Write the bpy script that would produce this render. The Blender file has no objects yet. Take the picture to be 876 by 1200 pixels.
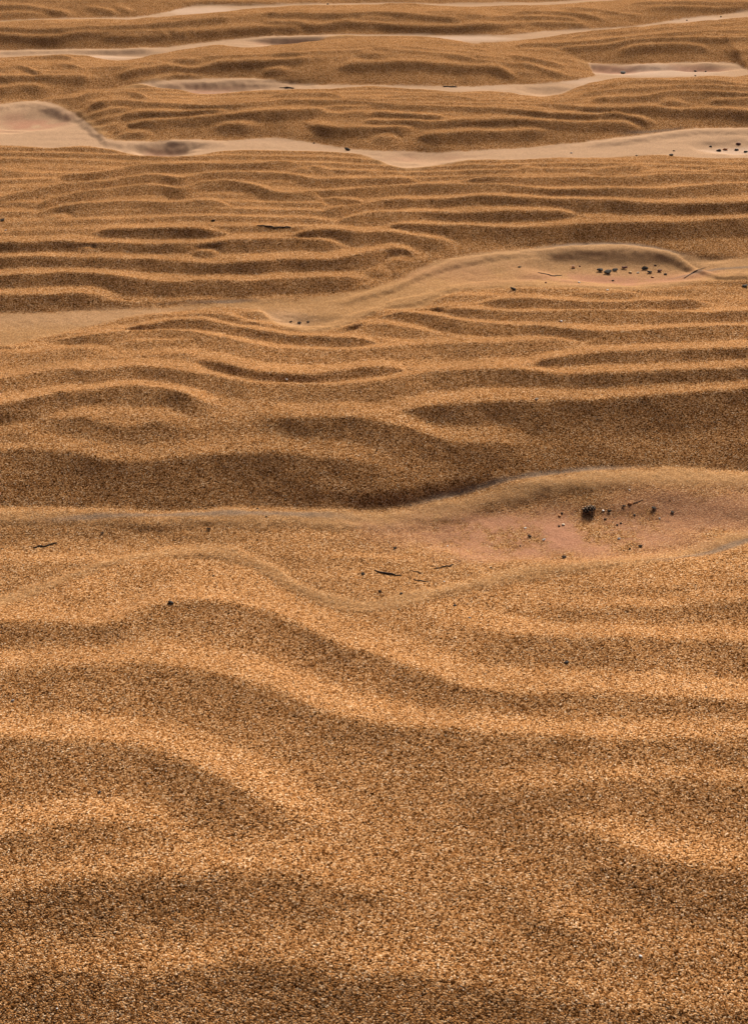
import bpy, math, random
import numpy as np

# ------------------------------------------------------------------ camera, sky, sun, exposure
sc = bpy.context.scene
CAM_H, F_PX, PITCH = 1.5, 1167.0, math.radians(37.0)      # eye height, focal length (per 1200 px), downward pitch

cd = bpy.data.cameras.new("camera")
cd.sensor_fit = 'VERTICAL'; cd.sensor_height = 36.0; cd.lens = F_PX / 1200.0 * 36.0
cd.clip_start = 0.02; cd.clip_end = 500.0
cam = bpy.data.objects.new("camera", cd); sc.collection.objects.link(cam)
cam.location = (0, 0, CAM_H); cam.rotation_euler = (math.radians(90) - PITCH, 0, 0)
sc.camera = cam

SUN_EL, SUN_AZ = math.radians(31.0), math.radians(18.0)   # beyond the flat, a little to the right of the view
world = bpy.data.worlds.new("World"); sc.world = world; world.use_nodes = True
wn = world.node_tree.nodes; wl = world.node_tree.links
sky = wn.new('ShaderNodeTexSky'); sky.sky_type = 'NISHITA'; sky.sun_disc = False
sky.sun_elevation = SUN_EL; sky.sun_rotation = SUN_AZ
sky.air_density = 0.45; sky.dust_density = 5.0; sky.ozone_density = 0.3
wl.new(sky.outputs[0], wn['Background'].inputs[0]); wn['Background'].inputs[1].default_value = 0.052

sd = bpy.data.lights.new("sun", 'SUN'); sd.energy = 4.6; sd.angle = math.radians(20); sd.color = (1.0, 0.93, 0.82)
sun = bpy.data.objects.new("sun", sd); sc.collection.objects.link(sun)
sun.rotation_euler = (math.radians(90) - SUN_EL, 0, math.pi - SUN_AZ)
sun.location = (2, 6, 5)

sc.view_settings.view_transform = 'Standard'; sc.view_settings.look = 'None'
sc.view_settings.gamma = 1.0; sc.view_settings.exposure = 0.42
sc.view_settings.use_curve_mapping = False
sc.cycles.max_bounces = 4; sc.cycles.diffuse_bounces = 2; sc.cycles.glossy_bounces = 2

rng = np.random.default_rng(7); random.seed(7)
COL = sc.collection

# ------------------------------------------------------------------ surveying: picture point -> place on the flat
CP, SP = math.cos(PITCH), math.sin(PITCH)
def ground(u, v, z=0.0):
    """where the line of sight through (u, v) of the 876 x 1200 photograph meets height z"""
    u = np.asarray(u, float); v = np.asarray(v, float)
    dx = (u - 438.0) / F_PX; dy = (600.0 - v) / F_PX
    t = (z - CAM_H) / (dy * CP - SP)
    return dx * t, (CP + dy * SP) * t

def smooth(a, b, x):
    t = np.clip((x - a) / (b - a), 0, 1); return t * t * (3 - 2 * t)

def _hash(ix, iy, seed):
    h = (ix.astype(np.int64) * 374761393 + iy.astype(np.int64) * 668265263 + seed * 974711) & 0x7fffffff
    h = ((h ^ (h >> 13)) * 1274126177) & 0x7fffffff
    return ((h ^ (h >> 16)) & 0xffff) / 65535.0 * 2 - 1

def noise(x, y, seed=0):
    ix = np.floor(x); iy = np.floor(y); fx = x - ix; fy = y - iy
    fx = fx * fx * (3 - 2 * fx); fy = fy * fy * (3 - 2 * fy)
    a = _hash(ix, iy, seed); b = _hash(ix + 1, iy, seed); c = _hash(ix, iy + 1, seed); d = _hash(ix + 1, iy + 1, seed)
    return (a + (b - a) * fx) * (1 - fy) + (c + (d - c) * fx) * fy

def smooth_curve(u, v, n=5):
    """Catmull-Rom through the surveyed points"""
    u = np.asarray(u, float); v = np.asarray(v, float)
    k = np.arange(len(u)); kk = np.linspace(0, len(u) - 1, (len(u) - 1) * n + 1)
    m = np.gradient(v, u) if len(u) > 2 else np.full(len(u), (v[-1] - v[0]) / (u[-1] - u[0]))
    uu = np.interp(kk, k, u); i = np.clip(np.searchsorted(u, uu, side='right') - 1, 0, len(u) - 2)
    h = u[i + 1] - u[i]; t = (uu - u[i]) / h
    vv = (2*t**3 - 3*t*t + 1) * v[i] + (t**3 - 2*t*t + t) * h * m[i] + (-2*t**3 + 3*t*t) * v[i+1] + (t**3 - t*t) * h * m[i+1]
    return uu, vv

def pts(s):
    a = np.array([[float(q) for q in p.split(',')] for p in s.split()]); return a[:, 0], a[:, 1]

# ------------------------------------------------------------------ the sand bars: foot of the lee face, back edge, height, lee length
BARS = [
 # foot,  back edge,  heights along the foot (u,h),  lee length
 ("-300,1400 438,1370 1200,1400",
  "0,708 40,697 100,673 170,652 230,648 275,655 310,670 345,692 385,710 430,718 475,710 540,694 620,677 700,666 780,654 876,630",
  [(0,.090),(876,.090)], .9),  # nearest bar: foot unseen, lee tilt shaped to darken the lower foreground
 ("0,594 100,595 200,598 300,594 400,596 450,592 500,583 550,573 600,562 650,555 700,550 780,548 876,550",
  "0,408 40,401 100,386 160,371 220,363 280,360 305,366 325,381 345,388 385,388 425,374 450,363 490,360 530,343 584,338 640,338 700,340 760,338 800,334 876,328",
  [(0,.090),(300,.092),(600,.094),(876,.100)], .50),
 ("0,369 60,366 150,362 230,357 292,353 350,350 400,345 440,335 470,325 500,310 530,302 560,297 600,293 640,290 680,287 710,286 760,290 800,298 840,303 876,303",
  "0,170 30,171 60,174 100,172 130,177 170,184 210,185 240,181 292,176 340,178 400,180 430,184 450,193 470,200 490,200 520,194 550,189 600,188 650,185 700,185 760,183 800,184 876,185",
  [(0,.065),(300,.065),(450,.045),(600,.062),(876,.075)], .9),
 ("40,119 70,126 90,136 105,149 118,161 160,167 220,165 260,165 320,162 360,166 400,173 430,176 470,177 520,178 584,175 640,171 700,165 740,160 790,153 830,150 876,150",
  "40,117 70,113 100,107 130,103 160,101 200,105 250,109 290,107 350,106 400,104 430,101 470,104 500,106 545,108 570,107 610,111 640,113 660,108 690,98 720,92 760,91 800,90 840,89 860,90 876,88",
  [(40,.0),(100,.05),(180,.068),(400,.068),(600,.074),(876,.085)], .9),
 ("0,124 40,119 90,111 140,104 200,96 230,94 292,93 330,96 370,99 430,100 500,101 560,101 600,99 650,97 680,93 700,88",
  "0,67 50,65 90,64 115,68 130,71 160,69 180,65 220,58 250,54 290,57 330,53 380,46 420,43 470,43 520,46 560,51 600,50 640,46 700,40",
  [(0,.075),(200,.07),(290,.085),(450,.115),(600,.065),(680,.03),(700,.0)], .9),
 ("560,62 600,68 640,73 684,75 760,75 840,73 862,75 876,82",
  "560,50 600,48 640,44 700,37 735,34 780,29 820,26 876,20",
  [(560,.0),(620,.04),(700,.08),(800,.085),(876,.08)], .9),
 ("0,59 60,58 120,58 160,57 200,55 240,50 270,47 300,44 350,42 400,41 470,41 540,42 575,42 610,40 640,36",
  "0,28 60,25 120,24 160,24 190,20 210,18 250,15 300,11 340,8 420,6 500,7 580,9 640,10",
  [(0,.095),(300,.095),(560,.085),(620,.03),(640,.0)], 1.0),
 ("560,36 640,36 700,34 735,32 780,25 830,19 876,13",
  "560,8 700,2 780,-6 876,-12",
  [(560,.0),(640,.05),(735,.05),(876,.07)], .9),
 ("0,25 60,22 110,21 160,20 195,14 215,9 292,7 400,4 560,4 700,-1 780,-9 876,-14",
  "0,-30 438,-34 876,-40", [(0,.08),(300,.07),(876,.07)], .9),
 ("-60,-33 438,-37 940,-44", "-60,-72 438,-70 940,-78", [(0,.09),(876,.09)], 1.1),
]
bars = []
for fo, ba, hs, lee in BARS:
    fx, fy = ground(*smooth_curve(*pts(fo))); bx, by = ground(*smooth_curve(*pts(ba)))
    hu = np.array([h[0] for h in hs], float); hv = np.array([h[1] for h in hs])
    # heights are laid along the foot curve
    fu, _ = smooth_curve(*pts(fo)); hh = np.interp(fu, hu, hv)
    bars.append((fx, fy, hh, bx, by, lee))
FAR_Y = float(max(b[4].max() for b in bars))

def bar_field(X, Y):
    """height of the big bars, and how far inside any bar a place lies (m)"""
    H = np.zeros_like(X); depth = np.full_like(X, -9.0)
    wob = 0.012 * noise(X * 3.1, Y * 3.1, 3) + 0.005 * noise(X * 11, Y * 11, 4)
    for fx, fy, hh, bx, by, lee in bars:
        lo, hi = min(fy.min(), by.min()) - .6, max(fy.max(), by.max()) + .6
        m = (Y > lo) & (Y < hi)
        if not m.any(): continue
        x, y = X[m], Y[m]
        F = np.interp(x, fx, fy) + wob[m] * .6; B = np.interp(x, bx, by) + wob[m]; h = np.interp(x, fx, hh)
        s = y - F; b = B - y; L = np.maximum(B - F, .02)
        l = np.minimum(lee, (.62 if lee < .6 else .55) * L)
        q = np.clip(s / l, 0, 1); rise = 1 - (1 - q) ** 1.9
        q2 = np.clip(b / np.maximum(L - .6 * l, .05), 0, 1); fall = np.sqrt(q2 * q2 + .02 * q2) / math.sqrt(1.02)
        z = h * np.minimum(rise, fall) - .0; z = np.where((s > 0) & (b > 0), h * rise * np.clip(fall, 0, 1), 0)
        H[m] = np.maximum(H[m], z)
        d = np.minimum(s, b); d = np.where(h < .004, -9, d)
        depth[m] = np.maximum(depth[m], d)
    # beyond the surveyed ground: the same kind of bars go on
    far = Y > FAR_Y - .3
    if far.any():
        x, y = X[far], Y[far]
        ph = (y - FAR_Y + .5 * noise(x * .35, y * .2, 9) + .25 * noise(x * .9, y * .5, 10)) / 2.6
        ph = ph - np.floor(ph); z = .09 * np.minimum(1 - (1 - np.clip(ph / .3, 0, 1)) ** 2, np.clip((.92 - ph) / .6, 0, 1))
        w = smooth(FAR_Y - .3, FAR_Y + .2, y)
        H[far] = H[far] * (1 - w) + z * w; depth[far] = np.where(w > .5, (np.minimum(ph, .92 - ph)) * 2.6, depth[far])
    return H, depth

# hollows scoured in the troughs: centre, radii (photo px), depth (m), softness power
HOLLOWS = [
 (722,314,105,17,.032,4), (560,325,60,14,.006,2), (650,616,220,40,.030,4), (455,662,95,26,.010,2),
 (90,635,150,20,.014,3), (30,141,52,11,.030,4), (192,176,32,6.5,.035,3), (245,103,50,5.5,.028,3),
 (330,100,45,4,.02,3), (720,80.5,40,4.2,.026,3), (815,79.5,38,3.6,.026,3), (850,172,40,7,.018,3), (350,49.5,55,3.2,.03,3),
 (500,184,45,7,.014,2), (362,378,32,6,.010,2), (640,107,26,4,.02,2), (150,63,45,3,.02,2),
]
# smooth ledges left by the waterline of the puddles: line, half width px, height
LEDGES = [
 ("0,606 100,607 200,608 300,606 400,607 450,604 500,596 550,586 600,575 650,567 700,562 780,560 876,562", 10, .005),
 ("0,705 40,693 100,668 170,648 230,644 275,650 310,664 345,686 385,704 430,712 475,704 540,688 620,671 700,660 780,647 876,624", 8, .004),
 ("400,355 440,344 470,334 500,320 530,310 560,304 600,299 640,296 680,293 720,292 760,295 795,303 815,313 830,322 876,326", 4, .008),
 ("300,366 325,380 345,385 385,383 425,369 460,357 500,349 530,338 584,334 640,334 700,336 760,334 800,330 876,324", 5, .006),
 ("0,126 40,123 70,129 95,141 112,155 122,164 150,170 200,169 260,168", 4, .010),
 ("430,185 450,194 470,199 490,199 520,192 560,187", 3, .006),
 ("140,107 180,100 220,97 292,96 340,99 380,102", 3, .010),
 ("680,77 760,78 840,76", 2.5, .012), ("300,47 350,45 420,44", 2, .012),
 ("0,62 60,61 120,60 180,58", 1.8, .010), ("0,28 60,25 120,24 160,23", 1.4, .01),
 ("690,170 740,165 790,157 830,154 876,154", 3, .010),
]
def hollow_geo(u, v, ru, rv):
    x, y = ground(u, v); x1, _ = ground(u + ru, v); _, ya = ground(u, v - rv); _, yb = ground(u, v + rv)
    return float(x), float((ya + yb) / 2), float(x1 - x), float(abs(ya - yb) / 2)

def blob(X, Y, u, v, ru, rv, power=2):
    cx, cy, rx, ry = hollow_geo(u, v, ru, rv)
    out = np.zeros_like(X); m = (abs(X - cx) < 2.2 * rx) & (abs(Y - cy) < 2.2 * ry)
    if m.any():
        x, y = X[m], Y[m]
        w = 1 + .18 * noise(x / rx * 2.3 + u, y / ry * 2.3 + v, 21)
        r = np.sqrt(((x - cx) / rx) ** 2 + ((y - cy) / ry) ** 2) * w
        out[m] = np.exp(-r ** power)
    return out

def line_band(X, Y, s, hw):
    u, v = smooth_curve(*pts(s)); cx, cy = ground(u, v); _, ya = ground(u, v - hw); _, yb = ground(u, v + hw)
    w = (ya - yb) / 2; x0, x1 = cx[0], cx[-1]
    if u[0] < 3: x0 = -99
    if u[-1] > 873: x1 = 99
    out = np.zeros_like(X); m = (Y > cy.min() - .4) & (Y < cy.max() + .4) & (X > x0 - .1) & (X < x1 + .1)
    if m.any():
        x, y = X[m], Y[m]; d = np.abs(y - np.interp(x, cx, cy)) / np.interp(x, cx, w)
        e = smooth(x0 - .08, x0 + .1, x) * (1 - smooth(x1 - .1, x1 + .08, x))
        out[m] = (1 - smooth(.2, 1.5, d + .25 * noise(x * 14, y * 14, 71) + .2 * noise(x * 45, y * 45, 72))) * e
    return out

def base_field(X, Y):
    H, depth = bar_field(X, Y)
    inv = 1 - smooth(0, .05, depth)
    for u, v, ru, rv, d, p in HOLLOWS: H = H - d * blob(X, Y, u, v, ru, rv, p) * np.maximum(inv, .0 if depth.size < 5 else 0)
    for s, hw, h in LEDGES: H = H + h * line_band(X, Y, s, hw) * (1 - .5 * smooth(.0, .06, depth))
    return H, depth

# ------------------------------------------------------------------ ripple crests, surveyed one by one: amplitude (x 1 cm), lee, stoss (x default) : points
CRESTS = """
.7 1 1|25,709 60,697 100,695 128,699 150,711
.7 1 1|165,697 200,685 245,685 290,692 330,705 362,717
1.25 1.3 1.2|0,728 60,728 110,733 140,728 165,714 200,706 250,706 300,713 340,726 380,746 410,758 438,765 470,778 513,793 548,806 603,812 688,812 780,816 876,824
.5 1 1|590,692 640,690 700,690 780,687 876,680
.8 1 1|520,706 600,706 680,711 760,711 876,702
1.1 1.2 1|450,732 500,724 540,730 588,742 640,748 740,747 876,751
1.3 1.6 1.3|0,786 70,783 150,778 220,783 280,793 330,811 380,832 438,848 500,855 560,858 640,864 720,870 800,868 876,864
1.3 1.5 1.2|0,864 80,867 150,874 210,890 260,910 310,932 360,954 420,978 480,998
1.0 1.4 1.2|420,930 480,927 540,926 640,922 788,916 876,919
1.0 1.3 1|0,976 60,966 120,963 200,973 260,986 310,1000
1.1 1.8 1.2|560,950 640,958 690,970 735,988 790,1011 876,1024
1.0 1.9 1.2|0,1046 60,1037 150,1031 230,1028 320,1021 400,1032 470,1062 540,1085
.7 1.6 1.2|520,1062 600,1070 680,1095 780,1120 876,1120
.8 1.8 1.3|0,1132 150,1142 300,1132 420,1140 560,1160 700,1178 876,1185
.5 1 1|0,412 43,414 83,409 117,409 150,413
.6 .9 1|28,403 55,396 85,396 110,393 150,389 200,388 250,393 292,402 325,408 359,410 409,410 442,408 475,405 525,403 584,402 634,398 667,396 715,396
.7 .8 .8|108,388 133,382 167,379 207,374 240,374 267,378 292,384 312,388 342,393 392,395 442,396 475,401
.6 .7 .7|228,368 250,364 273,367 292,373 308,380
.8 1 1|0,444 33,438 67,433 110,434 150,428 200,432 250,440 292,448 342,450 392,450 442,447 475,442 509,437 542,435 584,433 651,435 717,435 784,432 876,429
.8 1 1|195,421 227,417 250,421 292,434 325,438 359,440 392,436 425,432 459,430 510,430
1.0 1.1 .9|0,473 33,467 67,460 100,455 133,452 160,450 187,453 227,462 260,470 285,479
.55 1.3 .8|18,491 43,487 67,487 100,490 133,498 157,497 187,492 233,500 262,511
.7 1.5 .8|260,500 292,491 359,491 425,491 459,497 492,505 538,517 590,518 660,516
.85 1.7 .85|435,480 479,476 525,472 584,469 651,467 717,466 784,462 876,456
.65 1.6 .7|0,529 33,526 67,529 100,533 127,539 150,541 183,540 233,535 292,531 342,531 392,537 442,543 495,548
.5 1 1|0,508 22,506 45,511
.9 .9 .9|588,432 617,425 644,418 684,413 734,411 784,408 876,407
.9 .9 .9|416,377 445,364 465,362 492,365 525,371 584,377 634,378 667,382 701,386 784,383 876,380
.9 .8 .8|487,362 505,355 532,357 584,361 667,360 784,362 876,363
.7 .8 .8|390,387 405,380 425,377 452,378 479,383 519,388 547,397
.8 .7 .7|533,353 559,349 611,347 684,349 771,348 867,352
.5 .6 .6|640,340 717,341 784,340
.5 .7 .8|0,196 33,199 56,196
.7 .8 .9|37,208 67,203 100,202 133,198 167,193 200,192 250,191 292,191 340,189 380,190
.8 .8 .9|0,228 33,222 67,215 100,210 120,209 150,205 187,203 213,206 233,202 292,199 342,203 375,208 402,207 442,206 492,207 514,211
.9 .9 .9|8,239 50,232 83,223 117,218 150,215 187,214 217,218 230,212 260,209 292,213 319,220 342,223 365,221 409,217 459,214 509,214 584,212 651,217 717,217 784,217 817,215 876,212
1.1 1.2 1|8,251 33,242 67,235 117,232 167,231 200,233 233,230 267,232 290,239
.7 .8 .8|357,222 385,228 425,232 450,238
.9 .9 .9|350,245 392,239 425,233 459,230 509,229 584,226 651,227 694,230 734,233 784,233 834,235 876,233
.9 .9 .9|372,263 392,253 425,247 459,244 492,242 542,243 584,242 634,242 671,243 687,247 703,254
1.0 1.2 1|430,264 452,258 492,255 542,257 584,260 634,261 684,258 734,257 784,256 834,253 876,252
.5 .7 .7|40,254 70,250 88,250
.9 .8 .8|310,276 342,270 375,265 425,270 459,268 492,272 525,277 555,283
.6 .7 .8|72,278 100,270 133,268 160,267 200,267 250,268 292,270
.8 .9 .8|0,282 33,280 67,279 100,281 133,280 200,282 250,279 292,278 342,277 392,279 428,284
.5 .7 .7|85,288 100,287 118,288
.6 .7 .7|211,294 233,290 267,290
.9 .9 .9|0,297 50,295 100,296 150,298 200,300 250,303 292,303 342,300 375,300 409,298 435,292 459,287 492,290 514,298
.9 1 1|0,318 33,316 67,315 100,316 133,320 160,324 200,327 233,325 292,325 342,323 392,321 432,320 455,317
.8 1 1|0,343 50,343 100,343 133,345 160,348
.5 .7 .8|440,306 470,303 490,303
.8 .8 .8|520,207 584,205 634,205 684,205 734,205 767,203 817,202 876,202
.6 .6 .7|590,197 617,193 644,196 660,200
.6 .6 .7|665,199 717,195 771,193 799,199
.6 .6 .7|815,197 876,196
.6 .7 .7|345,190 370,193 392,197 405,199
.5 .6 .7|420,200 440,198 455,199
.7 .7 .8|70,113 100,108 150,105 173,110 190,116
.7 .7 .8|83,124 133,116 157,118 200,120 250,122 292,119 335,115 385,116 425,117 459,120 525,122 584,125 634,128 684,130 717,128 751,135 789,142
.7 .7 .8|118,136 150,130 200,127 250,125 292,121
.8 .8 .9|121,149 143,142 173,137 217,133 267,131 292,129 342,127 375,124 404,123
.5 .6 .6|126,154 143,148 157,143
.6 .7 .7|112,161 140,155 167,152 193,150
.6 .8 .8|228,149 260,143 290,143 320,146
.7 .7 .7|292,110 342,107 392,108 425,112
.5 .6 .6|430,108 475,111 530,112 560,114 590,115
.7 .9 .9|340,132 365,142 392,147 425,147 475,145 507,147
.7 .7 .8|405,138 442,137 509,138 584,137 634,137 684,140 717,139 744,142 776,149
.6 .6 .7|405,132 442,129 492,131 547,134
.9 .9 .9|470,156 509,152 559,149 584,149 617,147 651,147 663,152
.5 .7 .7|422,161 459,158 481,163
.6 .7 .7|600,117 617,118 667,122 711,125 751,124 801,126 851,126 876,129
.6 .6 .7|659,114 684,107 717,103 760,101 800,99 876,101
.6 .6 .7|668,116 717,113 761,110 784,105 817,105 876,108
.5 .6 .7|759,121 797,118 826,123
.5 .6 .7|815,118 845,115 876,113
.5 .6 .7|570,106 611,108 629,114
.5 .6 .7|680,105 717,97 751,94 791,94 840,95 876,99
.5 .6 .7|0,69 40,65 77,65 103,70
.6 .6 .7|0,79 33,78 43,82 60,75 87,75 119,81
.6 .7 .8|0,88 50,87 100,88 135,87
.6 .8 .8|0,101 30,97 69,101
.6 .7 .8|115,86 150,83 167,80 200,75 233,78 253,73 292,70 325,68 359,65 385,62
.5 .6 .7|185,68 217,68 255,67
.5 .7 .8|125,98 167,94 200,88 230,86 260,87
.6 .8 .8|297,83 325,78 350,79
.8 1 1|380,78 405,72 442,70 492,71 542,73 584,76 604,83 625,90
.5 .6 .7|584,67 617,73 651,83 691,90
.5 .6 .7|570,59 634,69 686,79
.5 .6 .7|300,62 340,60 380,58
.4 .6 .7|420,57 450,55 480,56
.4 .6 .7|400,63 440,61 470,62
.5 .6 .7|500,60 540,63 580,71
.5 .6 .7|510,53 560,56 600,62
.8 .9 .9|709,59 734,52 767,49 801,49 834,53 853,61
.5 .6 .7|584,55 651,58 686,61
.5 .6 .7|584,51 651,49 717,44 784,38 876,34
.5 .6 .7|650,43 734,36 817,29 876,25
.5 .6 .7|630,54 701,51 740,46 800,43 876,43
.5 .6 .7|800,37 840,38 876,39
.4 .6 .7|840,56 860,58 876,57
.5 .6 .7|0,32 50,33 100,32 150,29 200,25 233,22 292,17
.6 .7 .8|0,37 37,41 67,41 87,37 117,35 167,35 217,37 242,43
.6 .8 .9|100,39 167,38 230,36 292,31 330,29 375,31
.6 .8 .9|292,23 342,25 369,29 405,24 442,25 475,30 519,30 584,27 651,24 684,27 713,33
.5 .6 .7|292,13 392,15 442,13 525,20 560,22
.5 .6 .7|399,20 442,19 480,22
.5 .6 .7|584,13 651,13 694,18 733,28
.5 .6 .7|560,17 610,18 660,20 700,25
.5 .6 .7|634,8 701,10 734,15 770,17
.5 .6 .7|740,8 784,7 876,8
.5 .6 .7|720,3 800,1 876,3
.6 .7 .8|0,5 33,7 60,10 99,17
.5 .6 .7|0,15 33,13 70,15
.5 .6 .7|121,3 140,8 169,15
.5 .6 .7|83,3 110,8 133,13 152,18
.5 .6 .7|200,2 260,1 330,3 400,1
.5 .6 .7|430,2 500,3 560,1 640,3
"""
ridges = []
for ln in CRESTS.strip().splitlines():
    a, p = ln.split('|'); amp, lf, sf = (float(q) for q in a.split())
    u0, v0 = pts(p); u, v = smooth_curve(u0, v0)
    amp *= float(np.interp(v.mean(), [60, 250, 420, 520], [2.2, 2.1, 1.55, 1.15]))
    z = np.full(len(u), amp * .019)
    for _ in range(7):
        x, y = ground(u, v, z); b, _d = base_field(x, y); z = .5 * z + .5 * (b + amp * .019)
    amp *= float(np.interp(x.max() - x.min(), [.15, .7], [.5, 1.0]))
    near = float(smooth(470, 680, v.mean())); pw = 1.15 + .85 * near
    ridges.append([x, y, amp * .0200, (.085 + .035 * near) * (lf if near > .5 else .5 + .5 * lf), (.125 - .035 * near) * sf, u0[0] < 3, u0[-1] > 873, pw])

def ripple_field(X, Y):
    """each place lies on the lee of the crest beyond it and the stoss of the crest before it"""
    BIG = 9.0
    dF = np.full_like(X, BIG); dN = np.full_like(X, BIG)                     # distance to the crest beyond / before
    aF = np.zeros_like(X); aN = np.zeros_like(X); lF = np.full_like(X, .1); lN = np.full_like(X, .1); pF = np.ones_like(X)
    wob = .006 * noise(X * 7, Y * 7, 31) + .003 * noise(X * 19, Y * 19, 32); acc = np.zeros_like(X)
    for x, y, amp, ll, ls, oL, oR, pw in ridges:
        o = np.argsort(x); x, y = x[o], y[o]
        x0, x1 = x[0], x[-1]; m = (Y > y.min() - .5) & (Y < y.max() + .5)
        m &= (X > x0 - (9 if oL else .02)) & (X < x1 + (9 if oR else .02))
        if not m.any(): continue
        px, py = X[m], Y[m]
        c = np.interp(px, x, y) + wob[m]
        if oL: c = c + np.where(px < x0, .06 * noise(px * 1.7, py * 0 + y[0] * 9, 5), 0) * np.clip(x0 - px, 0, 1)
        if oR: c = c + np.where(px > x1, .06 * noise(px * 1.7, py * 0 + y[-1] * 9, 6), 0) * np.clip(px - x1, 0, 1)
        s = py - c
        t = min(.20 + .12 * (pw - 1.15) / .85, .45 * (x1 - x0)); e = np.ones_like(px)
        if not oL: e *= smooth(x0 - .01, x0 + t, px)
        if not oR: e *= 1 - smooth(x1 - t, x1 + .01, px)
        A = amp * (.06 + .94 * e) * (1 + .08 * noise(px * 6 + y[0] * 13, py * 0 + y[-1] * 7, 7))
        ep = .0025 + .0085 * (pw - 1.15) / .85
        d = np.sqrt(s * s + ep ** 2) - ep + .14 * (1 - e) ** 1.5
        if y.min() < 2.9:
            ds = np.sqrt(s * s + ep ** 2) - ep
            r = np.where(s > 0, np.clip(1 - ds / (ls * 1.15), 0, 1) ** 1.4, np.clip(1 - ds / (ll * 1.25), 0, 1) ** 2.2)
            acc[m] += (A * e * r) ** 4
        for side, D, AA, LL, ln in ((s < 0, dF, aF, lF, ll), (s >= 0, dN, aN, lN, ls)):
            cur = D[m]; k = side & (d < cur)
            cur[k] = d[k]; D[m] = cur
            cur = AA[m]; cur[k] = A[k]; AA[m] = cur
            cur = LL[m]; cur[k] = ln; LL[m] = cur
            if D is dF: cur = pF[m]; cur[k] = pw; pF[m] = cur
    lam = dF + dN
    kn = smooth(1.95, 2.55, Y)
    stoss = np.minimum((.50 + .12 * kn) * lam, lN); lee = np.minimum((.60 - .16 * kn) * lam, lF)
    rN = np.clip(1 - dN / stoss, 0, 1) ** 1.15; rF = np.clip(1 - dF / lee, 0, 1) ** pF
    cap = np.minimum(.145 * (stoss + lee), .06).reshape(NR, NC)
    for k in (19, 19):                                        # neighbouring crests share their height
        c = np.cumsum(np.pad(cap, ((k // 2 + 1, k // 2), (0, 0)), 'edge'), 0); cap = (c[k:] - c[:-k]) / k
        c = np.cumsum(np.pad(cap, ((0, 0), (k // 2 + 1, k // 2)), 'edge'), 1); cap = (c[:, k:] - c[:, :-k]) / k
    cap = cap.ravel() + .1 * (1 - smooth(1.9, 2.5, Y))
    R = np.maximum(np.minimum(aN, cap) * rN, np.minimum(aF, cap) * rF) * kn + acc ** .25 * (1 - kn)
    far = Y > 7.6                                             # ripples of the ground beyond the survey
    if far.any():
        x, y = X[far], Y[far]
        ph = y / .17 + 1.2 * noise(x * .9, y * .7, 41) + .5 * noise(x * 3, y * 2, 42)
        R[far] += smooth(8.6, 9.6, y) * .009 * (.5 + .5 * np.sin(2 * np.pi * ph)) ** 1.6
    return R, lam

# fine silt left in the troughs, pale damp silt, reddish silt
PALE = [(235,13,60,6,1), (545,45.5,75,3.6,1), (300,46,70,4,.5), (770,84,100,8,1), (130,66,45,4,.9), (245,106,40,5,.9), (55,155,80,12,.5), (862,174,50,7,1),
        (500,191,60,9,.4), (170,180,50,6,.5), (805,23,90,5,.8), (560,103,60,3.5,.7), (680,95,40,6,.8), (720,325,120,9,.02), (350,170,100,7,.4), (150,372,200,14,.15), (330,374,40,10,.2)]
PINK = [(640,618,175,28,1), (810,598,120,26,.6), (720,322,110,11,.9), (560,640,90,14,.6), (545,320,90,14,.25), (28,141,50,9,.9), (245,104,50,5,.8), (720,80.5,36,3.6,.8), (815,79.5,34,3.2,.8), (350,49.5,50,2.6,.7), (192,176,28,5,.6), (500,184,40,5,.4)]
WET = [("480,587 520,578 560,570 600,561 650,554 700,549 740,548", 2.5), ("640,290 680,287.5 720,287 760,290 800,298", 1.6), ("225,356 260,354.5 295,353", 1.5),
       ("790,320 830,316 876,313", 1.2), ("780,655 830,643 876,630", 3), ("60,610 130,605 200,604 300,602 400,603", 3), ("730,158 770,154 800,151", 1.2)]
def masks(X, Y, depth):
    n = .5 * noise(X * 9, Y * 9, 51) + .5 * noise(X * 27, Y * 27, 52)
    n = n + .8 * noise(X * 95, Y * 95, 53) + .5 * noise(X * 210, Y * 210, 54)
    _e = np.interp(Y, [2.5, 4], [1, .5])
    out = 1 - smooth(-.025, .025, (depth + .016 * _e * n) / _e)
    out = np.where(Y < .9, 0, out)
    _, yt = ground(438, 480)
    silt = out * np.interp(Y, [1.2, 1.85, 2.2, 2.7, 3.6], [.08, .10, .25, .72, .92])
    for s, hw, h in LEDGES: silt = np.maximum(silt, line_band(X, Y, s, hw * 1.1) * np.interp(Y, [2.2, 2.8], [.82, .9]) * np.clip(.85 + .5 * noise(X * 3.3, Y * 3.3, 56), .25, 1))
    pale = np.zeros_like(X); pink = np.zeros_like(X)
    for u, v, ru, rv, a in PALE: pale = np.maximum(pale, a * blob(X, Y, u, v, ru, rv, 4))
    pale = np.maximum(pale, np.interp(Y, [3.4, 4.4], [0, .5])) * out
    for u, v, ru, rv, a in PINK: pink = np.maximum(pink, a * blob(X, Y, u, v, ru, rv, 3))
    pink *= np.clip(.85 + .9 * noise(X * 13, Y * 13, 55) + .5 * n, 0, 1) * out
    silt = np.maximum(silt, pink * .8)
    far = Y > FAR_Y; silt = np.where(far, silt * .8, silt)
    grey = np.zeros_like(X)
    for s, hw in WET: grey = np.maximum(grey, line_band(X, Y, s, hw))
    return np.clip(silt, 0, 1), np.clip(pale, 0, 1), np.clip(pink, 0, 1), grey

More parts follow.
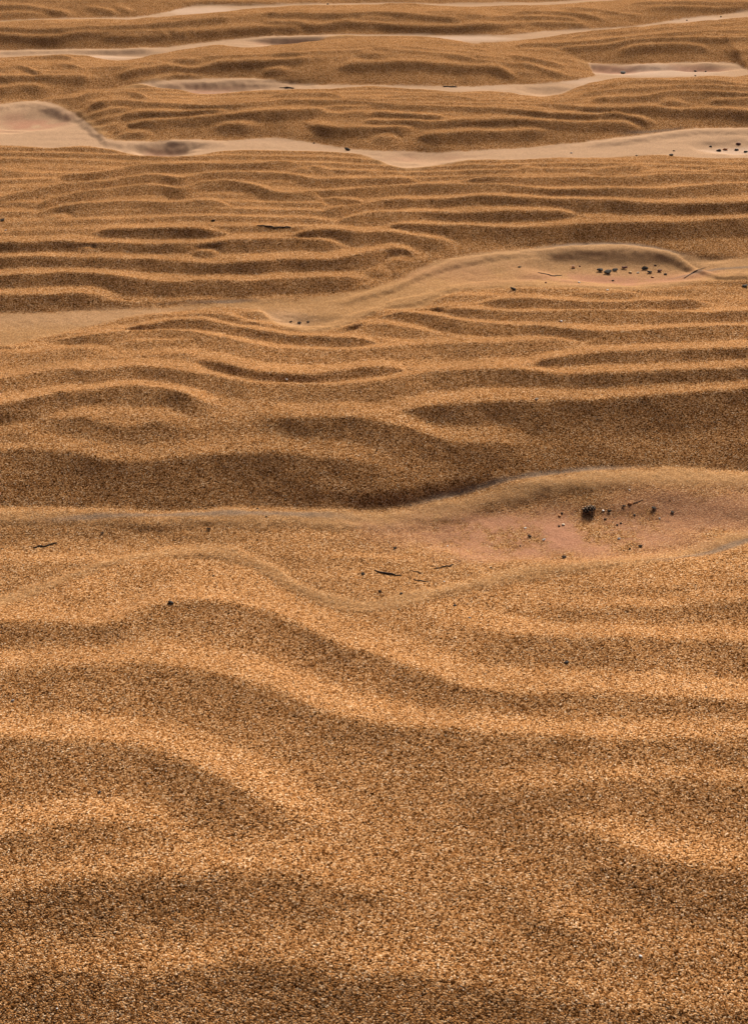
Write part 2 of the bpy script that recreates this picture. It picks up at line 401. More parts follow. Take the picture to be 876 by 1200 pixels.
# ------------------------------------------------------------------ the beach: one sheet, finer near than far
def half_width(Y): return .42 + .56 * np.minimum(Y, 14) + np.maximum(Y - 14, 0) * 1.2
vv = np.concatenate([np.linspace(1330, 420, 690)[:-1], np.linspace(420, -60, 560)])
Yrow = ground(438, vv)[1]
Yrow = np.concatenate([np.linspace(-1.2, Yrow[0] - .01, 20), Yrow, Yrow[-1] * np.geomspace(1.012, 14, 70)])
NC = 980
q = np.linspace(-1, 1, NC); Ucol = q * (.80 + .20 * np.abs(q) ** 3)
Xg = Ucol[None, :] * half_width(np.maximum(Yrow, .5))[:, None]; Yg = np.repeat(Yrow[:, None], NC, 1)
skirt = np.abs(q) > .985
Xg[:, skirt] *= np.linspace(1, 6, skirt.sum() // 2)[None, :].repeat(1, 0)[:, np.r_[np.arange(skirt.sum()//2)[::-1], np.arange(skirt.sum()//2)]] if skirt.sum() % 2 == 0 else 1
XF, YF = Xg.ravel(), Yg.ravel()
NR = len(Yrow)
BASE, DEPTH = base_field(XF, YF)
SILT, PALEM, PINKM, GREYM = masks(XF, YF, DEPTH)
RIP, LAM = ripple_field(XF, YF)
# small ripples between the surveyed ones, on the backs of the bars
_w = YF + .10 * noise(XF * .45, YF * .6, 82) + .05 * noise(XF * 1.1, YF * 1.1, 81) + .016 * noise(XF * 3.2, YF * 3.2, 83)
_f = _w / .108; _f = _f - np.floor(_f)
_r = np.maximum(np.clip(1 - _f / .62, 0, 1) ** 1.15, np.clip(1 - (1 - _f) / .45, 0, 1) ** 1.2)
_m = np.clip(.65 + .7 * noise(XF * .55, YF * 5, 84), 0, 1) * smooth(2.35, 2.8, YF)
_sl = np.gradient(BASE.reshape(NR, NC), Yrow, axis=0).ravel()
FILL = .0140 * _r * _m * (1 - smooth(.10, .20, _sl)) * smooth(0, 1, (LAM - np.interp(YF, [3, 5], [.20, .15])) / .12)
RIP = np.maximum(RIP, FILL).reshape(NR, NC)
for _ in range(1):                                            # loose sand rounds every edge a little
    RIP[1:-1] = .25 * RIP[:-2] + .5 * RIP[1:-1] + .25 * RIP[2:]; RIP[:, 1:-1] = .25 * RIP[:, :-2] + .5 * RIP[:, 1:-1] + .25 * RIP[:, 2:]
RIP = RIP.ravel()
_calm = (1 - smooth(-.035, .045, DEPTH)) * smooth(.9, 1.0, YF) * np.interp(YF, [1.9, 2.6], [.55, .9])
for _s, _hw, _h in LEDGES[:2]: _calm = np.maximum(_calm, .8 * line_band(XF, YF, _s, _hw))
RIP = RIP * (1 - _calm)
lumps = .0045 * noise(XF * 4.2, YF * 4.2, 61) + .0022 * noise(XF * 11, YF * 11, 62) + .0010 * noise(XF * 31, YF * 31, 63)
grit = .0004 * noise(XF * 95, YF * 95, 64) + .0004 * noise(XF * 190, YF * 190, 65)
rough = 1 - .6 * SILT
silt_relief = SILT * (.0005 * noise(XF * 23, YF * 41, 66) + .0007 * noise(XF * 60, YF * 90, 67))
ZF = BASE + RIP + lumps * (1 - .6 * SILT) + grit * rough + silt_relief
NR = len(Yrow)

def lookup(x, y, A):
    """bilinear look-up on the sheet (inside its fine middle)"""
    j = np.clip(np.searchsorted(Yrow, y) - 1, 0, NR - 2); fy = (y - Yrow[j]) / (Yrow[j + 1] - Yrow[j])
    u = x / half_width(np.maximum(y, .5)); i = np.clip(np.searchsorted(Ucol, u) - 1, 0, NC - 2)
    fx = (u - Ucol[i]) / (Ucol[i + 1] - Ucol[i]); A = A.reshape(NR, NC)
    return (A[j, i] * (1 - fx) + A[j, i + 1] * fx) * (1 - fy) + (A[j + 1, i] * (1 - fx) + A[j + 1, i + 1] * fx) * fy

# ------------------------------------------------------------------ materials
def mat_new(name):
    m = bpy.data.materials.new(name); m.use_nodes = True
    return m, m.node_tree.nodes, m.node_tree.links, m.node_tree.nodes['Principled BSDF']

def ramp(nodes, stops):
    r = nodes.new('ShaderNodeValToRGB'); e = r.color_ramp.elements
    while len(e) < len(stops): e.new(.5)
    for k, (p, c) in enumerate(stops): e[k].position = p; e[k].color = (*c, 1)
    return r

SAND = [(0.0, (.026, .009, .003)), (.17, (.11, .041, .011)), (.37, (.27, .112, .034)), (.60, (.43, .197, .068)), (.82, (.57, .305, .130)), (.96, (.67, .41, .215)), (1.0, (.78, .56, .36))]
def sand_material():
    m, n, l, b = mat_new("rippled_sand")
    tc = n.new('ShaderNodeTexCoord')
    vo = n.new('ShaderNodeTexVoronoi'); vo.inputs['Scale'].default_value = 430; l.new(tc.outputs['Object'], vo.inputs['Vector'])
    vo.voronoi_dimensions = '3D'
    sep = n.new('ShaderNodeSeparateColor'); l.new(vo.outputs['Color'], sep.inputs[0])
    rp = ramp(n, SAND); l.new(sep.outputs[0], rp.inputs[0])
    big = n.new('ShaderNodeTexNoise'); big.inputs['Scale'].default_value = 3.5; big.inputs['Detail'].default_value = 6; l.new(tc.outputs['Object'], big.inputs['Vector'])
    bc = n.new('ShaderNodeMapRange'); bc.inputs[1].default_value = .3; bc.inputs[2].default_value = .7; bc.inputs[3].default_value = .86; bc.inputs[4].default_value = 1.12
    l.new(big.outputs[0], bc.inputs[0])
    mu = n.new('ShaderNodeMix'); mu.data_type = 'RGBA'; mu.blend_type = 'MULTIPLY'; mu.inputs[0].default_value = 1
    l.new(rp.outputs[0], mu.inputs[6]); l.new(bc.outputs[0], mu.inputs[7])
    def att(nm):
        a = n.new('ShaderNodeAttribute'); a.attribute_name = nm; return a.outputs['Fac']
    fine = n.new('ShaderNodeTexNoise'); fine.inputs['Scale'].default_value = 330; fine.inputs['Detail'].default_value = 3; l.new(tc.outputs['Object'], fine.inputs['Vector'])
    sr = ramp(n, [(.25, (.28, .145, .058)), (.5, (.45, .255, .115)), (.75, (.62, .385, .20))]); l.new(fine.outputs[0], sr.inputs[0])
    pr = ramp(n, [(.25, (.50, .325, .22)), (.75, (.72, .52, .385))]); l.new(fine.outputs[0], pr.inputs[0])
    kr = ramp(n, [(.25, (.33, .145, .088)), (.75, (.56, .275, .182))]); l.new(fine.outputs[0], kr.inputs[0])
    gr = ramp(n, [(.25, (.13, .105, .085)), (.75, (.24, .20, .165))]); l.new(fine.outputs[0], gr.inputs[0])
    cur = mu.outputs[2]
    for col, at, f in ((sr, 'silt', .74), (pr, 'pale', .85), (kr, 'pink', .75), (gr, 'damp', .55)):
        mx = n.new('ShaderNodeMix'); mx.data_type = 'RGBA'
        sc_ = n.new('ShaderNodeMath'); sc_.operation = 'MULTIPLY'; sc_.inputs[1].default_value = f; l.new(att(at), sc_.inputs[0])
        l.new(sc_.outputs[0], mx.inputs[0]); l.new(cur, mx.inputs[6]); l.new(col.outputs[0], mx.inputs[7]); cur = mx.outputs[2]
    l.new(cur, b.inputs['Base Color'])
    rr = n.new('ShaderNodeMapRange'); rr.inputs[3].default_value = .85; rr.inputs[4].default_value = .85; l.new(att('pale'), rr.inputs[0]); l.new(rr.outputs[0], b.inputs['Roughness'])
    b.inputs['Specular IOR Level'].default_value = 0.0
    # relief of single grains
    add = n.new('ShaderNodeMath'); add.operation = 'MULTIPLY_ADD'; add.inputs[1].default_value = -1.0
    n2 = n.new('ShaderNodeTexNoise'); n2.inputs['Scale'].default_value = 240; n2.inputs['Detail'].default_value = 5; l.new(tc.outputs['Object'], n2.inputs['Vector'])
    l.new(vo.outputs['Distance'], add.inputs[0]); l.new(n2.outputs[0], add.inputs[2])
    inv = n.new('ShaderNodeMapRange'); inv.inputs[3].default_value = 1.0; inv.inputs[4].default_value = .6; l.new(att('silt'), inv.inputs[0])
    bu = n.new('ShaderNodeBump'); bu.inputs['Distance'].default_value = .0013; l.new(inv.outputs[0], bu.inputs['Strength']); l.new(add.outputs[0], bu.inputs['Height'])
    l.new(bu.outputs[0], b.inputs['Normal'])
    return m

def grain_material():
    m, n, l, b = mat_new("sand_grain")
    oi = n.new('ShaderNodeObjectInfo'); rp = ramp(n, SAND); l.new(oi.outputs['Random'], rp.inputs[0])
    l.new(rp.outputs[0], b.inputs['Base Color']); b.inputs['Roughness'].default_value = .9; b.inputs['Specular IOR Level'].default_value = .05
    return m
M_SAND, M_GRAIN = sand_material(), grain_material()

# ------------------------------------------------------------------ link the beach
def grid_mesh(name, co, nr, nc):
    me = bpy.data.meshes.new(name)
    idx = np.arange(nr * nc).reshape(nr, nc)
    f = np.stack([idx[:-1, :-1], idx[:-1, 1:], idx[1:, 1:], idx[1:, :-1]], -1).reshape(-1, 4)
    me.vertices.add(len(co)); me.vertices.foreach_set('co', co.astype(np.float32).ravel())
    me.loops.add(f.size); me.loops.foreach_set('vertex_index', f.astype(np.int32).ravel())
    me.polygons.add(len(f)); me.polygons.foreach_set('loop_start', np.arange(0, f.size, 4, dtype=np.int32))
    me.polygons.foreach_set('use_smooth', np.ones(len(f), bool)); me.update(calc_edges=True)
    return me
me = grid_mesh("beach_sand", np.stack([XF, YF, ZF], 1), NR, NC)
for nm, A in (('silt', SILT), ('pale', PALEM), ('pink', PINKM), ('damp', GREYM)):
    at = me.attributes.new(nm, 'FLOAT', 'POINT'); at.data.foreach_set('value', A.astype(np.float32))
me.materials.append(M_SAND)
beach = bpy.data.objects.new("beach_sand", me); COL.objects.link(beach)
beach['kind'] = 'structure'; beach['label'] = 'golden brown rippled beach sand with smooth silty troughs'; beach['category'] = 'sand'

# ------------------------------------------------------------------ loose grains lying on the near sand
def grain_mesh(k):
    import bmesh
    bm = bmesh.new(); bmesh.ops.create_icosphere(bm, subdivisions=1, radius=.5)
    r = random.Random(k); sx, sy, sz = r.uniform(.75, 1.15), r.uniform(.7, 1.1), r.uniform(.45, .7)
    for v in bm.verts:
        s = r.uniform(.78, 1.16); v.co.x *= sx * s; v.co.y *= sy * s; v.co.z *= sz * s
    mm = bpy.data.meshes.new("grain"); bm.to_mesh(mm); bm.free(); mm.materials.append(M_GRAIN)
    return mm

def make_grains():
    n0 = 3400000
    y = rng.uniform(.55, 4.9, n0); hw = .26 + .47 * y
    x = rng.uniform(-1, 1, n0) * 2.6
    keep = np.abs(x) < hw
    keep &= rng.random(n0) < np.interp(y, [.5, 1.5, 2.4, 3.4, 4.6], [1, .85, .40, .15, .04])
    x, y = x[keep], y[keep]
    s = lookup(x, y, SILT); p = np.maximum(lookup(x, y, PALEM), lookup(x, y, PINKM) * .7)
    keep = rng.random(len(x)) > np.clip(.97 * smooth(.05, .8, s) + p, 0, .94)
    x, y = x[keep], y[keep]; z = lookup(x, y, ZF)
    size = rng.lognormal(math.log(.00155), .42, len(x)); size = np.clip(size, .0013, .0065)
    pm = bpy.data.meshes.new("sand_grains"); pm.vertices.add(len(x))
    pm.vertices.foreach_set('co', np.stack([x, y, z - size * .20], 1).astype(np.float32).ravel())
    a = pm.attributes.new('size', 'FLOAT', 'POINT'); a.data.foreach_set('value', size.astype(np.float32))
    a = pm.attributes.new('turn', 'FLOAT_VECTOR', 'POINT')
    tr = np.stack([rng.uniform(-.7, .7, len(x)), rng.uniform(-.7, .7, len(x)), rng.uniform(0, 6.28, len(x))], 1); a.data.foreach_set('vector', tr.astype(np.float32).ravel())
    a = pm.attributes.new('kind_index', 'INT', 'POINT'); a.data.foreach_set('value', rng.integers(0, 8, len(x)).astype(np.int32))
    ob = bpy.data.objects.new("sand_grains", pm); COL.objects.link(ob); ob.parent = beach; ob['kind'] = 'stuff'
    pm.materials.append(M_GRAIN)
    lib = bpy.data.collections.new("grain_shapes")
    for k in range(8):
        go = bpy.data.objects.new("grain", grain_mesh(k)); lib.objects.link(go)
    ng = bpy.data.node_groups.new("scatter_grains", 'GeometryNodeTree')
    ng.interface.new_socket('Geometry', in_out='INPUT', socket_type='NodeSocketGeometry'); ng.interface.new_socket('Geometry', in_out='OUTPUT', socket_type='NodeSocketGeometry')
    N, L = ng.nodes, ng.links
    gi = N.new('NodeGroupInput'); go = N.new('NodeGroupOutput')
    mp = N.new('GeometryNodeMeshToPoints'); ip = N.new('GeometryNodeInstanceOnPoints'); ci = N.new('GeometryNodeCollectionInfo')
    ci.inputs[0].default_value = lib; ci.inputs['Separate Children'].default_value = True
    def na(nm, t):
        q = N.new('GeometryNodeInputNamedAttribute'); q.data_type = t; q.inputs[0].default_value = nm; return q.outputs[0]
    L.new(gi.outputs[0], mp.inputs[0]); L.new(mp.outputs[0], ip.inputs['Points']); L.new(ci.outputs[0], ip.inputs['Instance'])
    ip.inputs['Pick Instance'].default_value = True
    L.new(na('kind_index', 'INT'), ip.inputs['Instance Index'])
    er = N.new('FunctionNodeEulerToRotation'); L.new(na('turn', 'FLOAT_VECTOR'), er.inputs[0]); L.new(er.outputs[0], ip.inputs['Rotation'])
    L.new(na('size', 'FLOAT'), ip.inputs['Scale']); L.new(ip.outputs[0], go.inputs[0])
    md = ob.modifiers.new("grains", 'NODES'); md.node_group = ng
    print("grains", len(x))
make_grains()

# ------------------------------------------------------------------ things washed up on the sand
import bmesh
def place(u, v):
    """the spot on the sand seen at (u, v) of the photograph, and metres per photo pixel there"""
    z = 0.0
    for _ in range(12):
        x, y = ground(u, v, z); z = .4 * z + .6 * float(lookup(np.array([float(x)]), np.array([float(y)]), ZF)[0])
    x, y = ground(u, v, z)
    d = math.sqrt(float(x) ** 2 + float(y) ** 2 + (CAM_H - z) ** 2)
    return float(x), float(y), z, d / math.hypot(F_PX, math.hypot(u - 438, v - 600))
def sand_z(x, y): return float(lookup(np.array([x]), np.array([y]), ZF)[0])

def stone_mat(name, dark, light, rough=.75, scale=180):
    m, n, l, b = mat_new(name); tc = n.new('ShaderNodeTexCoord'); no = n.new('ShaderNodeTexNoise')
    no.inputs['Scale'].default_value = scale; no.inputs['Detail'].default_value = 4; l.new(tc.outputs['Object'], no.inputs['Vector'])
    r = ramp(n, [(.32, dark), (.68, light)]); l.new(no.outputs[0], r.inputs[0]); l.new(r.outputs[0], b.inputs['Base Color'])
    b.inputs['Roughness'].default_value = rough; b.inputs['Specular IOR Level'].default_value = .12
    bu = n.new('ShaderNodeBump'); bu.inputs['Distance'].default_value = .001; l.new(no.outputs[0], bu.inputs['Height']); l.new(bu.outputs[0], b.inputs['Normal'])
    return m
MATS = {
 'black': stone_mat("black_bark", (.012, .008, .005), (.055, .036, .022)),
 'dark': stone_mat("dark_brown_bark", (.02, .011, .006), (.075, .042, .022)),
 'slate': stone_mat("slate_stone", (.022, .019, .017), (.085, .072, .062)),
 'white': stone_mat("white_shell", (.55, .50, .44), (.80, .77, .72), .45),
 'cream': stone_mat("cream_stone", (.52, .40, .27), (.72, .60, .45), .6),
 'orange': stone_mat("orange_stone", (.32, .12, .035), (.55, .25, .09), .6),
 'ochre': stone_mat("ochre_stone", (.42, .25, .09), (.62, .42, .20), .6),
 'red': stone_mat("reddish_bark", (.10, .032, .018), (.22, .08, .05)),
 'grey': stone_mat("grey_stone", (.22, .20, .185), (.44, .41, .38), .6),
 'brown': stone_mat("brown_twig", (.05, .027, .014), (.13, .075, .04)),
}
def finish(name, bm, mat, loc, label, cat, group, smooth_on):
    mm = bpy.data.meshes.new(name); bm.to_mesh(mm); bm.free(); mm.materials.append(MATS[mat])
    if smooth_on: mm.polygons.foreach_set('use_smooth', np.ones(len(mm.polygons), bool))
    o = bpy.data.objects.new(name, mm); COL.objects.link(o); o.location = loc
    o['label'] = label; o['category'] = cat
    if group: o['group'] = group
    return o

def pebble(u, v, w, mat, label, group=None, flat=.5, name='pebble', cat='pebble'):
    x, y, z, mpp = place(u, v); r = random.Random(u * 7 + v); W = w * mpp * .68
    bm = bmesh.new(); bmesh.ops.create_icosphere(bm, subdivisions=2, radius=.5)
    ax, ay, az = 1.0, r.uniform(.65, .95), flat * r.uniform(.85, 1.15); ph = [r.uniform(0, 6) for _ in range(6)]
    for p in bm.verts:
        c = p.co; k = 1 + .10 * math.sin(5 * c.x + ph[0]) + .10 * math.sin(6 * c.y + ph[1]) + .09 * math.sin(7 * c.z + 4 * c.x + ph[2]) + r.uniform(-.03, .03)
        p.co = (c.x * ax * k * W, c.y * ay * k * W, c.z * az * k * W)
    bmesh.ops.rotate(bm, verts=bm.verts, cent=(0, 0, 0), matrix=__import__('mathutils').Euler((r.uniform(-.2, .2), r.uniform(-.2, .2), r.uniform(-.5, .5))).to_matrix())
    return finish(name, bm, mat, (x, y, z + az * W * .18), label, cat, group, True)

def chip(u, v, w, mat, label, group=None, name='bark_chip', cat='bark', curl=.25, tilt=None):
    """a broken flake: irregular outline, real thickness, slightly curled"""
    x, y, z, mpp = place(u, v); r = random.Random(u * 5 + v * 3); W = w * mpp * .80
    n = 9; asp = r.uniform(.45, .8); th = W * r.uniform(.10, .18)
    ring = []
    for k in range(n):
        a = 2 * math.pi * k / n + r.uniform(-.2, .2); q = r.uniform(.72, 1.1) * .5
        ring.append((math.cos(a) * q * W, math.sin(a) * q * W * asp))
    bm = bmesh.new()
    def zc(px): return curl * (px / W) ** 2 * W
    top = [bm.verts.new((px, py, zc(px) + th * r.uniform(.7, 1.2))) for px, py in ring]; bot = [bm.verts.new((px * .9, py * .9, zc(px))) for px, py in ring]
    ct = bm.verts.new((0, 0, th * 1.35)); cb = bm.verts.new((0, 0, 0))
    for k in range(n):
        j = (k + 1) % n
        bm.faces.new((ct, top[k], top[j])); bm.faces.new((cb, bot[j], bot[k])); bm.faces.new((top[k], bot[k], bot[j], top[j]))
    tl = r.uniform(.15, .5) if tilt is None else tilt
    bmesh.ops.rotate(bm, verts=bm.verts, cent=(0, 0, 0), matrix=__import__('mathutils').Euler((tl, r.uniform(-.25, .25), r.uniform(-.5, .5))).to_matrix())
    return finish(name, bm, mat, (x, y, z + W * .10), label, cat, group, False)

def strand(p, w, mat, label, group=None, name='seaweed_strand', cat='seaweed', jag=.8, lift=.25):
    """a crooked strand lying along the sand through photo points p"""
    r = random.Random(p[0][0] * 3 + p[0][1]); P = []
    for (u0, v0), (u1, v1) in zip(p[:-1], p[1:]):
        k = max(2, int(math.hypot(u1 - u0, v1 - v0) / 2.5))
        for i in range(k): P.append((u0 + (u1 - u0) * i / k, v0 + (v1 - v0) * i / k))
    P.append(p[-1]); pts3 = []
    for i, (u, v) in enumerate(P):
        x, y, z, mpp = place(u, v); pts3.append((x + r.uniform(-1, 1) * jag * mpp, y + r.uniform(-1, 1) * jag * 1.6 * mpp, mpp))
    ox, oy = pts3[0][0], pts3[0][1]; oz = sand_z(ox, oy); bm = bmesh.new(); rings = []; N = 6
    for i, (x, y, mpp) in enumerate(pts3):
        t = i / (len(pts3) - 1); rad = w * mpp * .36 * (.35 + .65 * math.sin(math.pi * min(1, max(0, .12 + .76 * t)))) * r.uniform(.65, 1.25)
        a = pts3[max(0, i - 1)]; b = pts3[min(len(pts3) - 1, i + 1)]; tx, ty = b[0] - a[0], b[1] - a[1]; L = math.hypot(tx, ty) or 1
        nx, ny = -ty / L, tx / L; zz = sand_z(x, y) - oz + rad * (lift + r.uniform(0, .4))
        rings.append([bm.verts.new((x - ox + nx * math.cos(q) * rad, y - oy + ny * math.cos(q) * rad, zz + math.sin(q) * rad * .8)) for q in (2 * math.pi * k / N for k in range(N))])
    for A, B in zip(rings[:-1], rings[1:]):
        for k in range(N): bm.faces.new((A[k], A[(k + 1) % N], B[(k + 1) % N], B[k]))
    bm.faces.new(rings[0][::-1]); bm.faces.new(rings[-1])
    bmesh.ops.recalc_face_normals(bm, faces=bm.faces)
    return finish(name, bm, mat, (ox, oy, oz), label, cat, group, True)

def pine_cone(u, v, w):
    from mathutils import Vector, Matrix
    x, y, z, mpp = place(u, v); W = w * mpp
    root = bpy.data.objects.new('pine_cone', None); COL.objects.link(root); root.location = (x, y, z); root.empty_display_size = .02
    root['label'] = 'small dark open pine cone lying on the pinkish silt'; root['category'] = 'pine cone'
    m, n, l, b = mat_new("pine_cone_scale")
    at = n.new('ShaderNodeAttribute'); at.attribute_name = 'tip'
    r_ = ramp(n, [(.55, (.020, .011, .006)), (.80, (.07, .04, .022)), (1.0, (.34, .24, .15))]); l.new(at.outputs['Fac'], r_.inputs[0]); l.new(r_.outputs[0], b.inputs['Base Color']); b.inputs['Roughness'].default_value = .7
    R_, L_ = W * .235, W * .80
    axis = Matrix.Rotation(math.radians(74), 3, 'Y') @ Matrix.Rotation(.3, 3, 'X'); axis = Matrix.Rotation(.35, 3, 'Z') @ axis
    bm = bmesh.new(); bmesh.ops.create_icosphere(bm, subdivisions=2, radius=.5)
    for p in bm.verts: p.co = axis @ Vector((p.co.x * R_ * 1.0, p.co.y * R_ * 1.0, p.co.z * L_ * .9))
    for p in bm.verts: p.co.z += R_ * .55
    mm = bpy.data.meshes.new('core'); bm.to_mesh(mm); bm.free(); mm.materials.append(MATS['dark'])
    c = bpy.data.objects.new('core', mm); COL.objects.link(c); c.parent = root
    V, Fc, T = [], [], []
    for k in range(38):
        t = (k + .5) / 38; a = k * 2.39996; h = (t - .5) * L_
        prof = math.sin(math.pi * (.12 + .8 * t)) ** .7; rad = R_ * .42 * prof; out = R_ * (.62 * prof + .12)
        d = Vector((math.cos(a), math.sin(a), 0)); sdir = Vector((-math.sin(a), math.cos(a), 0)); up = Vector((0, 0, 1))
        tip_dir = (d + up * (.25 + .6 * t)).normalized(); wd = R_ * .52 * (.5 + .6 * prof); th = R_ * .07
        nrm = tip_dir.cross(sdir).normalized(); o = d * rad + up * h; base = len(V)
        for f, ww, tp in ((0, .35, 0), (.55, .9, .5), (.88, 1.0, .86), (1.0, .55, 1.0)):
            for sg in (-1, 1):
                for hh in (-1, 1):
                    V.append(axis @ (o + tip_dir * out * f + sdir * wd * .5 * ww * sg + nrm * th * hh * (1 + .8 * f))); T.append(tp)
        for q in range(3):
            A = base + q * 4; B = A + 4
            Fc += [(A, A + 1, B + 1, B), (A + 2, B + 2, B + 3, A + 3), (A, B, B + 2, A + 2), (A + 1, A + 3, B + 3, B + 1)]
        Fc += [(base, base + 2, base + 3, base + 1), (base + 12, base + 13, base + 15, base + 14)]
    mm = bpy.data.meshes.new('scales'); mm.from_pydata([(p.x, p.y, p.z + R_ * .55) for p in V], [], Fc); mm.materials.append(m)
    ta = mm.attributes.new('tip', 'FLOAT', 'POINT'); ta.data.foreach_set('value', T)
    sc_o = bpy.data.objects.new('scales', mm); COL.objects.link(sc_o); sc_o.parent = root; sc_o['kind'] = 'stuff'
    return root
pine_cone(688.5, 599, 19)

# --- around the pine cone
pebble(737.5,590.5,6.5,'orange','orange and white pebble up and right of the pine cone')
strand([(741,590.5),(747,588),(753,585.5)],1.6,'brown','thin brown twig slanting away beside the orange pebble',name='twig',cat='twig',jag=.2)
chip(730,593.5,6.5,'black','black bark flake just left of the orange pebble')
chip(765,596,10,'black','flat black bark piece lying alone far right of the pine cone',tilt=.1)
chip(713,599.5,7,'dark','dark bark sliver on the sand just right of the pine cone')
pebble(706,598.5,4.5,'white','white shell crumb touching the right side of the pine cone',name='shell_fragment',cat='shell')
pebble(708.5,608.5,5,'black','single black pebble below and right of the pine cone')
pebble(722.5,615,4,'black','lower left of two touching black grains right of the pine cone')
pebble(727,613,4,'black','upper right of two touching black grains right of the pine cone')
chip(724.5,631.5,5.5,'white','white shell chip lying alone near the lower silt stripe',name='shell_fragment',cat='shell',curl=.5)
pebble(655,604.5,6,'orange','orange brown pebble with dark top left of the pine cone')
pebble(658,601.5,4.5,'black','black pebble leaning on the orange brown pebble left of the cone')
pebble(659.5,615,6,'cream','larger pale pink pebble of a pair on the pink silt')
pebble(654.5,616.5,4.5,'dark','small dark pebble beside the pale pink pebble')
chip(615,619,4.5,'white','white shell chip at the left end of the pink silt',name='shell_fragment',cat='shell',curl=.5)
chip(620,629,7.5,'dark','dark brown curved bark flake on the pink silt left of two white chips',curl=.6)
chip(636.5,633,6,'white','white elongated shell chip at the lower edge of the pink silt',name='shell_fragment',cat='shell',curl=.5)
pebble(609,640,3.6,'black','tiny black pebble below the pink silt on its left')
pebble(743,603.5,4.5,'slate','slate grey pebble between the orange pebble and the lone bark piece')
chip(787,600.5,6.5,'dark','dark brown bark crumb farthest right of the pine cone')
pebble(772,607.5,4,'grey','light grey pebble below the lone black bark piece')
chip(749.5,640.5,8,'dark','largest dark crumb of a short row above the lower silt stripe')
chip(737,643.5,5,'dark','middle dark crumb of a short row above the lower silt stripe')
pebble(730,645.5,3.6,'black','leftmost black grain of a short row above the lower silt stripe')
chip(660,653.5,8,'dark','dark loose bark crumb just above the lower silt stripe centre right')
pebble(737,574,3,'white','tiny white grain on the upper silt ledge above the pine cone')
# --- strands in the middle of the near trough
strand([(439,668),(446,671.5),(456,672.5),(464,674),(470,674.5)],3.6,'black','thick black seaweed strand on the sand of the near trough')
chip(425,673,7,'black','black crumb at the left end of the thick seaweed strand',name='seaweed_crumb',cat='seaweed')
chip(462.5,642.5,6,'dark','dark flake above the thick black seaweed strand')
strand([(508,666.5),(518,664.5),(531,662)],2.6,'dark','dark brown seaweed strand rising right toward the pink silt')
strand([(480,668.5),(487,670),(495,671.5)],1.8,'black','short thin black strand between the thick strand and the brown one')
strand([(484,679),(492,680.5),(503,681.5)],2.0,'black','short black strand lowest of the strands in the near trough')
pebble(470,695.5,5.5,'slate','slate pebble on the silt stripe below the seaweed strand')
chip(445,693.5,6,'dark','dark bark flake left of the slate pebble on the silt stripe')
pebble(520,681.5,3.6,'white','white grain right of the lowest black strand')
pebble(532.5,709.5,6,'slate','dark grey pebble just below the dip of the silt stripe')
pebble(575,665.5,4,'black','black grain alone between brown strand and silt stripe')
pebble(524,640,3.2,'white','tiny white grain left of the pink silt')
# --- left side of the near trough
strand([(39,642.5),(46,640),(53,641),(60,637.5),(68,636)],2.8,'black','broken black seaweed strand at the far left of the near trough')
chip(120,625,5.5,'dark','dark bark flake left of centre under the upper silt ledge')
chip(245,620.5,8,'dark','dark crumb under the middle of the upper silt ledge')
pebble(312,605.5,4.5,'black','black pebble on the upper silt ledge')
pebble(302,596,4,'black','black grain at the foot of the dark sand face')
pebble(200.5,706.5,10,'slate','round slate grey stone on the nearest left ripple crest')
pebble(250,675,4.5,'dark','small dark pebble in the arch of the silt stripe')
# --- foreground ripples
pebble(15,821,5.5,'grey','light grey pebble at the left edge among the foreground ripples')
pebble(117,928,6,'slate','dark slate pebble in the left foreground')
pebble(663,776.5,8,'slate','dark slate pebble in the trough of a right foreground ripple')
pebble(827,806,5,'slate','small slate pebble near the right edge on the broad bright ripple')
pebble(550,724,5,'grey','small grey pebble on a ripple crest below the silt stripe')
pebble(750,1120.5,6.5,'white','whitish pebble alone in the lower right foreground')
pebble(67,1182,4,'white','tiny white grain in the bottom left corner')
# --- ripples beyond the main dark face
pebble(628,468,7,'cream','cream pebble on the bright crest above the dark sand face')
pebble(336,445,4.5,'white','white grain in a ripple trough above the dark sand face')
pebble(657,376.5,5,'white','white shell grain on a ripple just below the oval hollow')
pebble(249.5,259,7.5,'black','black pebble in a ripple trough at the left of the middle bar')
strand([(301,264.5),(312,265),(322,267),(331,266),(341,267)],2.4,'black','thin black seaweed strand right of the black pebble on the middle bar')
chip(3,259,9,'black','black bark piece cut by the left edge of the picture')
pebble(7,270,3.8,'white','white grain below the black bark piece at the left edge')
for k, (u, v, w) in enumerate([(341,377.5,5.5),(351,379,6.5),(361,378,5)]):
    chip(u,v,w,'dark',['left','middle','right'][k] + ' of three dark crumbs in the dip of the middle trough','crumbs in the dip of the middle trough')
# --- debris in the oval hollow
OV = 'debris in the oval hollow'
chip(608,313.5,6,'dark','dark flake on the silt left of the oval hollow',OV)
chip(671,313.5,8,'orange','orange brown flake at the upper left of the oval hollow',OV)
pebble(679,312,4,'red','small reddish pebble beside the orange flake in the oval hollow',OV)
strand([(630,319.5),(638,321),(646,323.5),(658,323)],2.4,'dark','dark strand of flecks on the left floor of the oval hollow',OV)
chip(702,317.5,10,'black','leftmost black bark piece of the heap in the oval hollow',OV)
chip(711,320,12,'black','largest black bark piece of the heap in the oval hollow',OV)
chip(720,317,9,'black','black bark piece at the right end of the left heap in the oval hollow',OV)
chip(731,314.5,10,'red','reddish brown bark piece between the two black heaps in the oval hollow',OV)
pebble(738,319.5,6.5,'ochre','ochre pebble between the two black heaps in the oval hollow',OV)
pebble(746.5,320,5.5,'cream','cream pebble next to the ochre one in the oval hollow',OV)
chip(755,315.5,11,'black','upper black bark piece of the right heap in the oval hollow',OV)
chip(760,319.5,8,'black','lower black bark piece of the right heap in the oval hollow',OV)
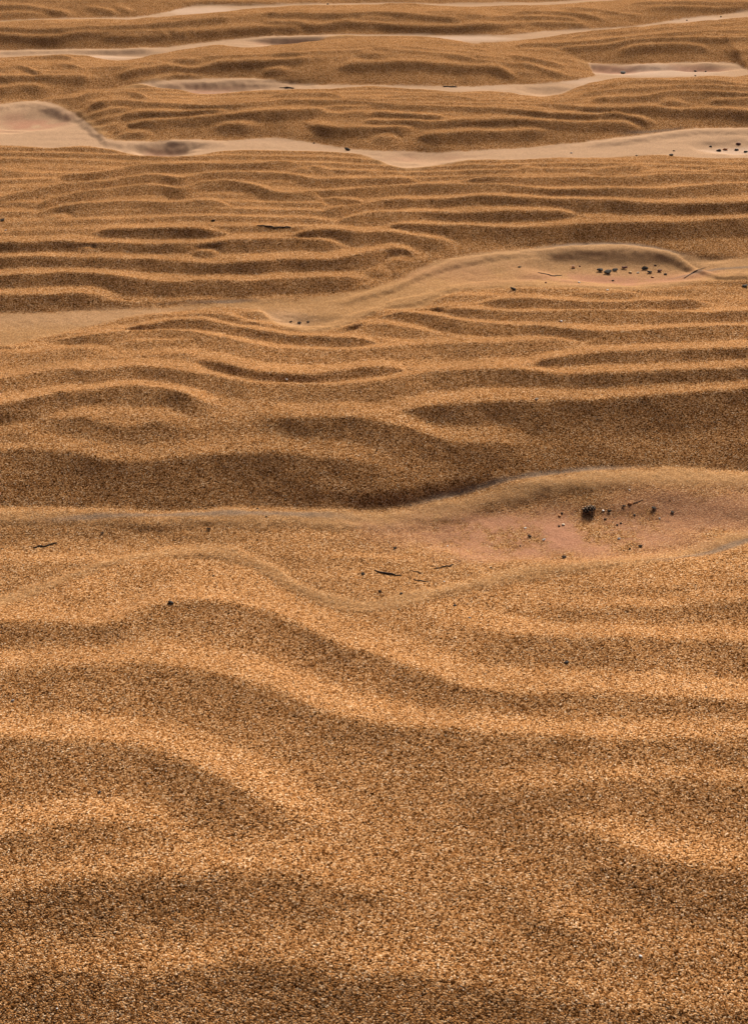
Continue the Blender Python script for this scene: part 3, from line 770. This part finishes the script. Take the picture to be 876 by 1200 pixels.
pebble(767,311,4.5,'black','small black pebble highest of the right heap in the oval hollow',OV)
chip(772,318,7,'red','reddish bark flake right of the right black heap in the oval hollow',OV)
pebble(764,325,6.5,'orange','orange pebble below the right black heap in the oval hollow',OV)
chip(779,322,6,'black','farthest right black flake on the floor of the oval hollow',OV)
pebble(717.5,329,4.5,'dark','dark pebble alone below the left black heap in the oval hollow',OV)
pebble(639,331.5,4.5,'red','red brown grain at the lower left of the oval hollow',OV)
pebble(678,331,4.5,'white','white grain on the lower floor of the oval hollow',OV)
chip(601,339.5,10,'black','flat black bark piece on the edge below the left of the oval hollow',OV)
pebble(711,340,4.5,'white','white grain on the ripple edge below the oval hollow',OV)
strand([(801,326),(809,321),(816,317),(825,314)],2.0,'brown','brown stick slanting across the right end of the oval hollow',name='twig',cat='twig',jag=.15)
chip(872,336,9,'black','black bark piece at the right edge just below the oval hollow level')
# --- silt patch at the right, farther off
RP = 'stones on the pale silt at the right edge'
pebble(832,172,5,'black','small black stone at the left of the pale right edge silt',RP)
pebble(841,177,9,'dark','dark brown stone, lowest on the pale right edge silt',RP)
pebble(849,175.5,8,'orange','orange brown stone in the middle of the pale right edge silt',RP)
pebble(862,176,9,'black','long black stone right of the orange one on the pale silt',RP)
pebble(864,169,8,'red','reddish black stone, highest on the pale right edge silt',RP)
pebble(873,178,7,'black','black stone cut by the right edge of the picture on pale silt',RP)
pebble(789,177,4,'black','black grain left of the stones on the pale right edge silt')
chip(786,182.5,7,'dark','dark flake on the near rim left of the pale right edge silt')
pebble(745,182.5,3.6,'dark','dark grain on the long pale trough right of its middle')
pebble(669,179.5,4,'grey','grey pebble on the long pale trough')
chip(407,176,9,'black','black chip on the pale trough at the middle of the picture')
pebble(368,168,3.6,'black','black grain on the pale trough left of the black chip')
# --- farthest troughs
chip(729,86.5,10,'black','black bark piece on the white silt of the far right hollow')
pebble(814,83.5,5,'black','black pebble in the right half of the far right hollow')
pebble(826,84,4,'dark','dark grain right of the black pebble in the far right hollow')
pebble(814,89,3.6,'black','black grain on the near rim of the far right hollow')
strand([(519,102),(527,101.5),(536,102)],2.2,'black','short black strand on the far trough at the middle')
strand([(328,103),(336,102.5),(345,103.5)],2.0,'black','short black strand on the far trough left of the middle')
pebble(384,5,4.5,'black','black pebble at the very top of the picture')
pebble(804,24,3.2,'dark','left dark grain on the farthest pale stripe at upper right')
pebble(844,20,3.6,'dark','right dark grain on the farthest pale stripe at upper right')
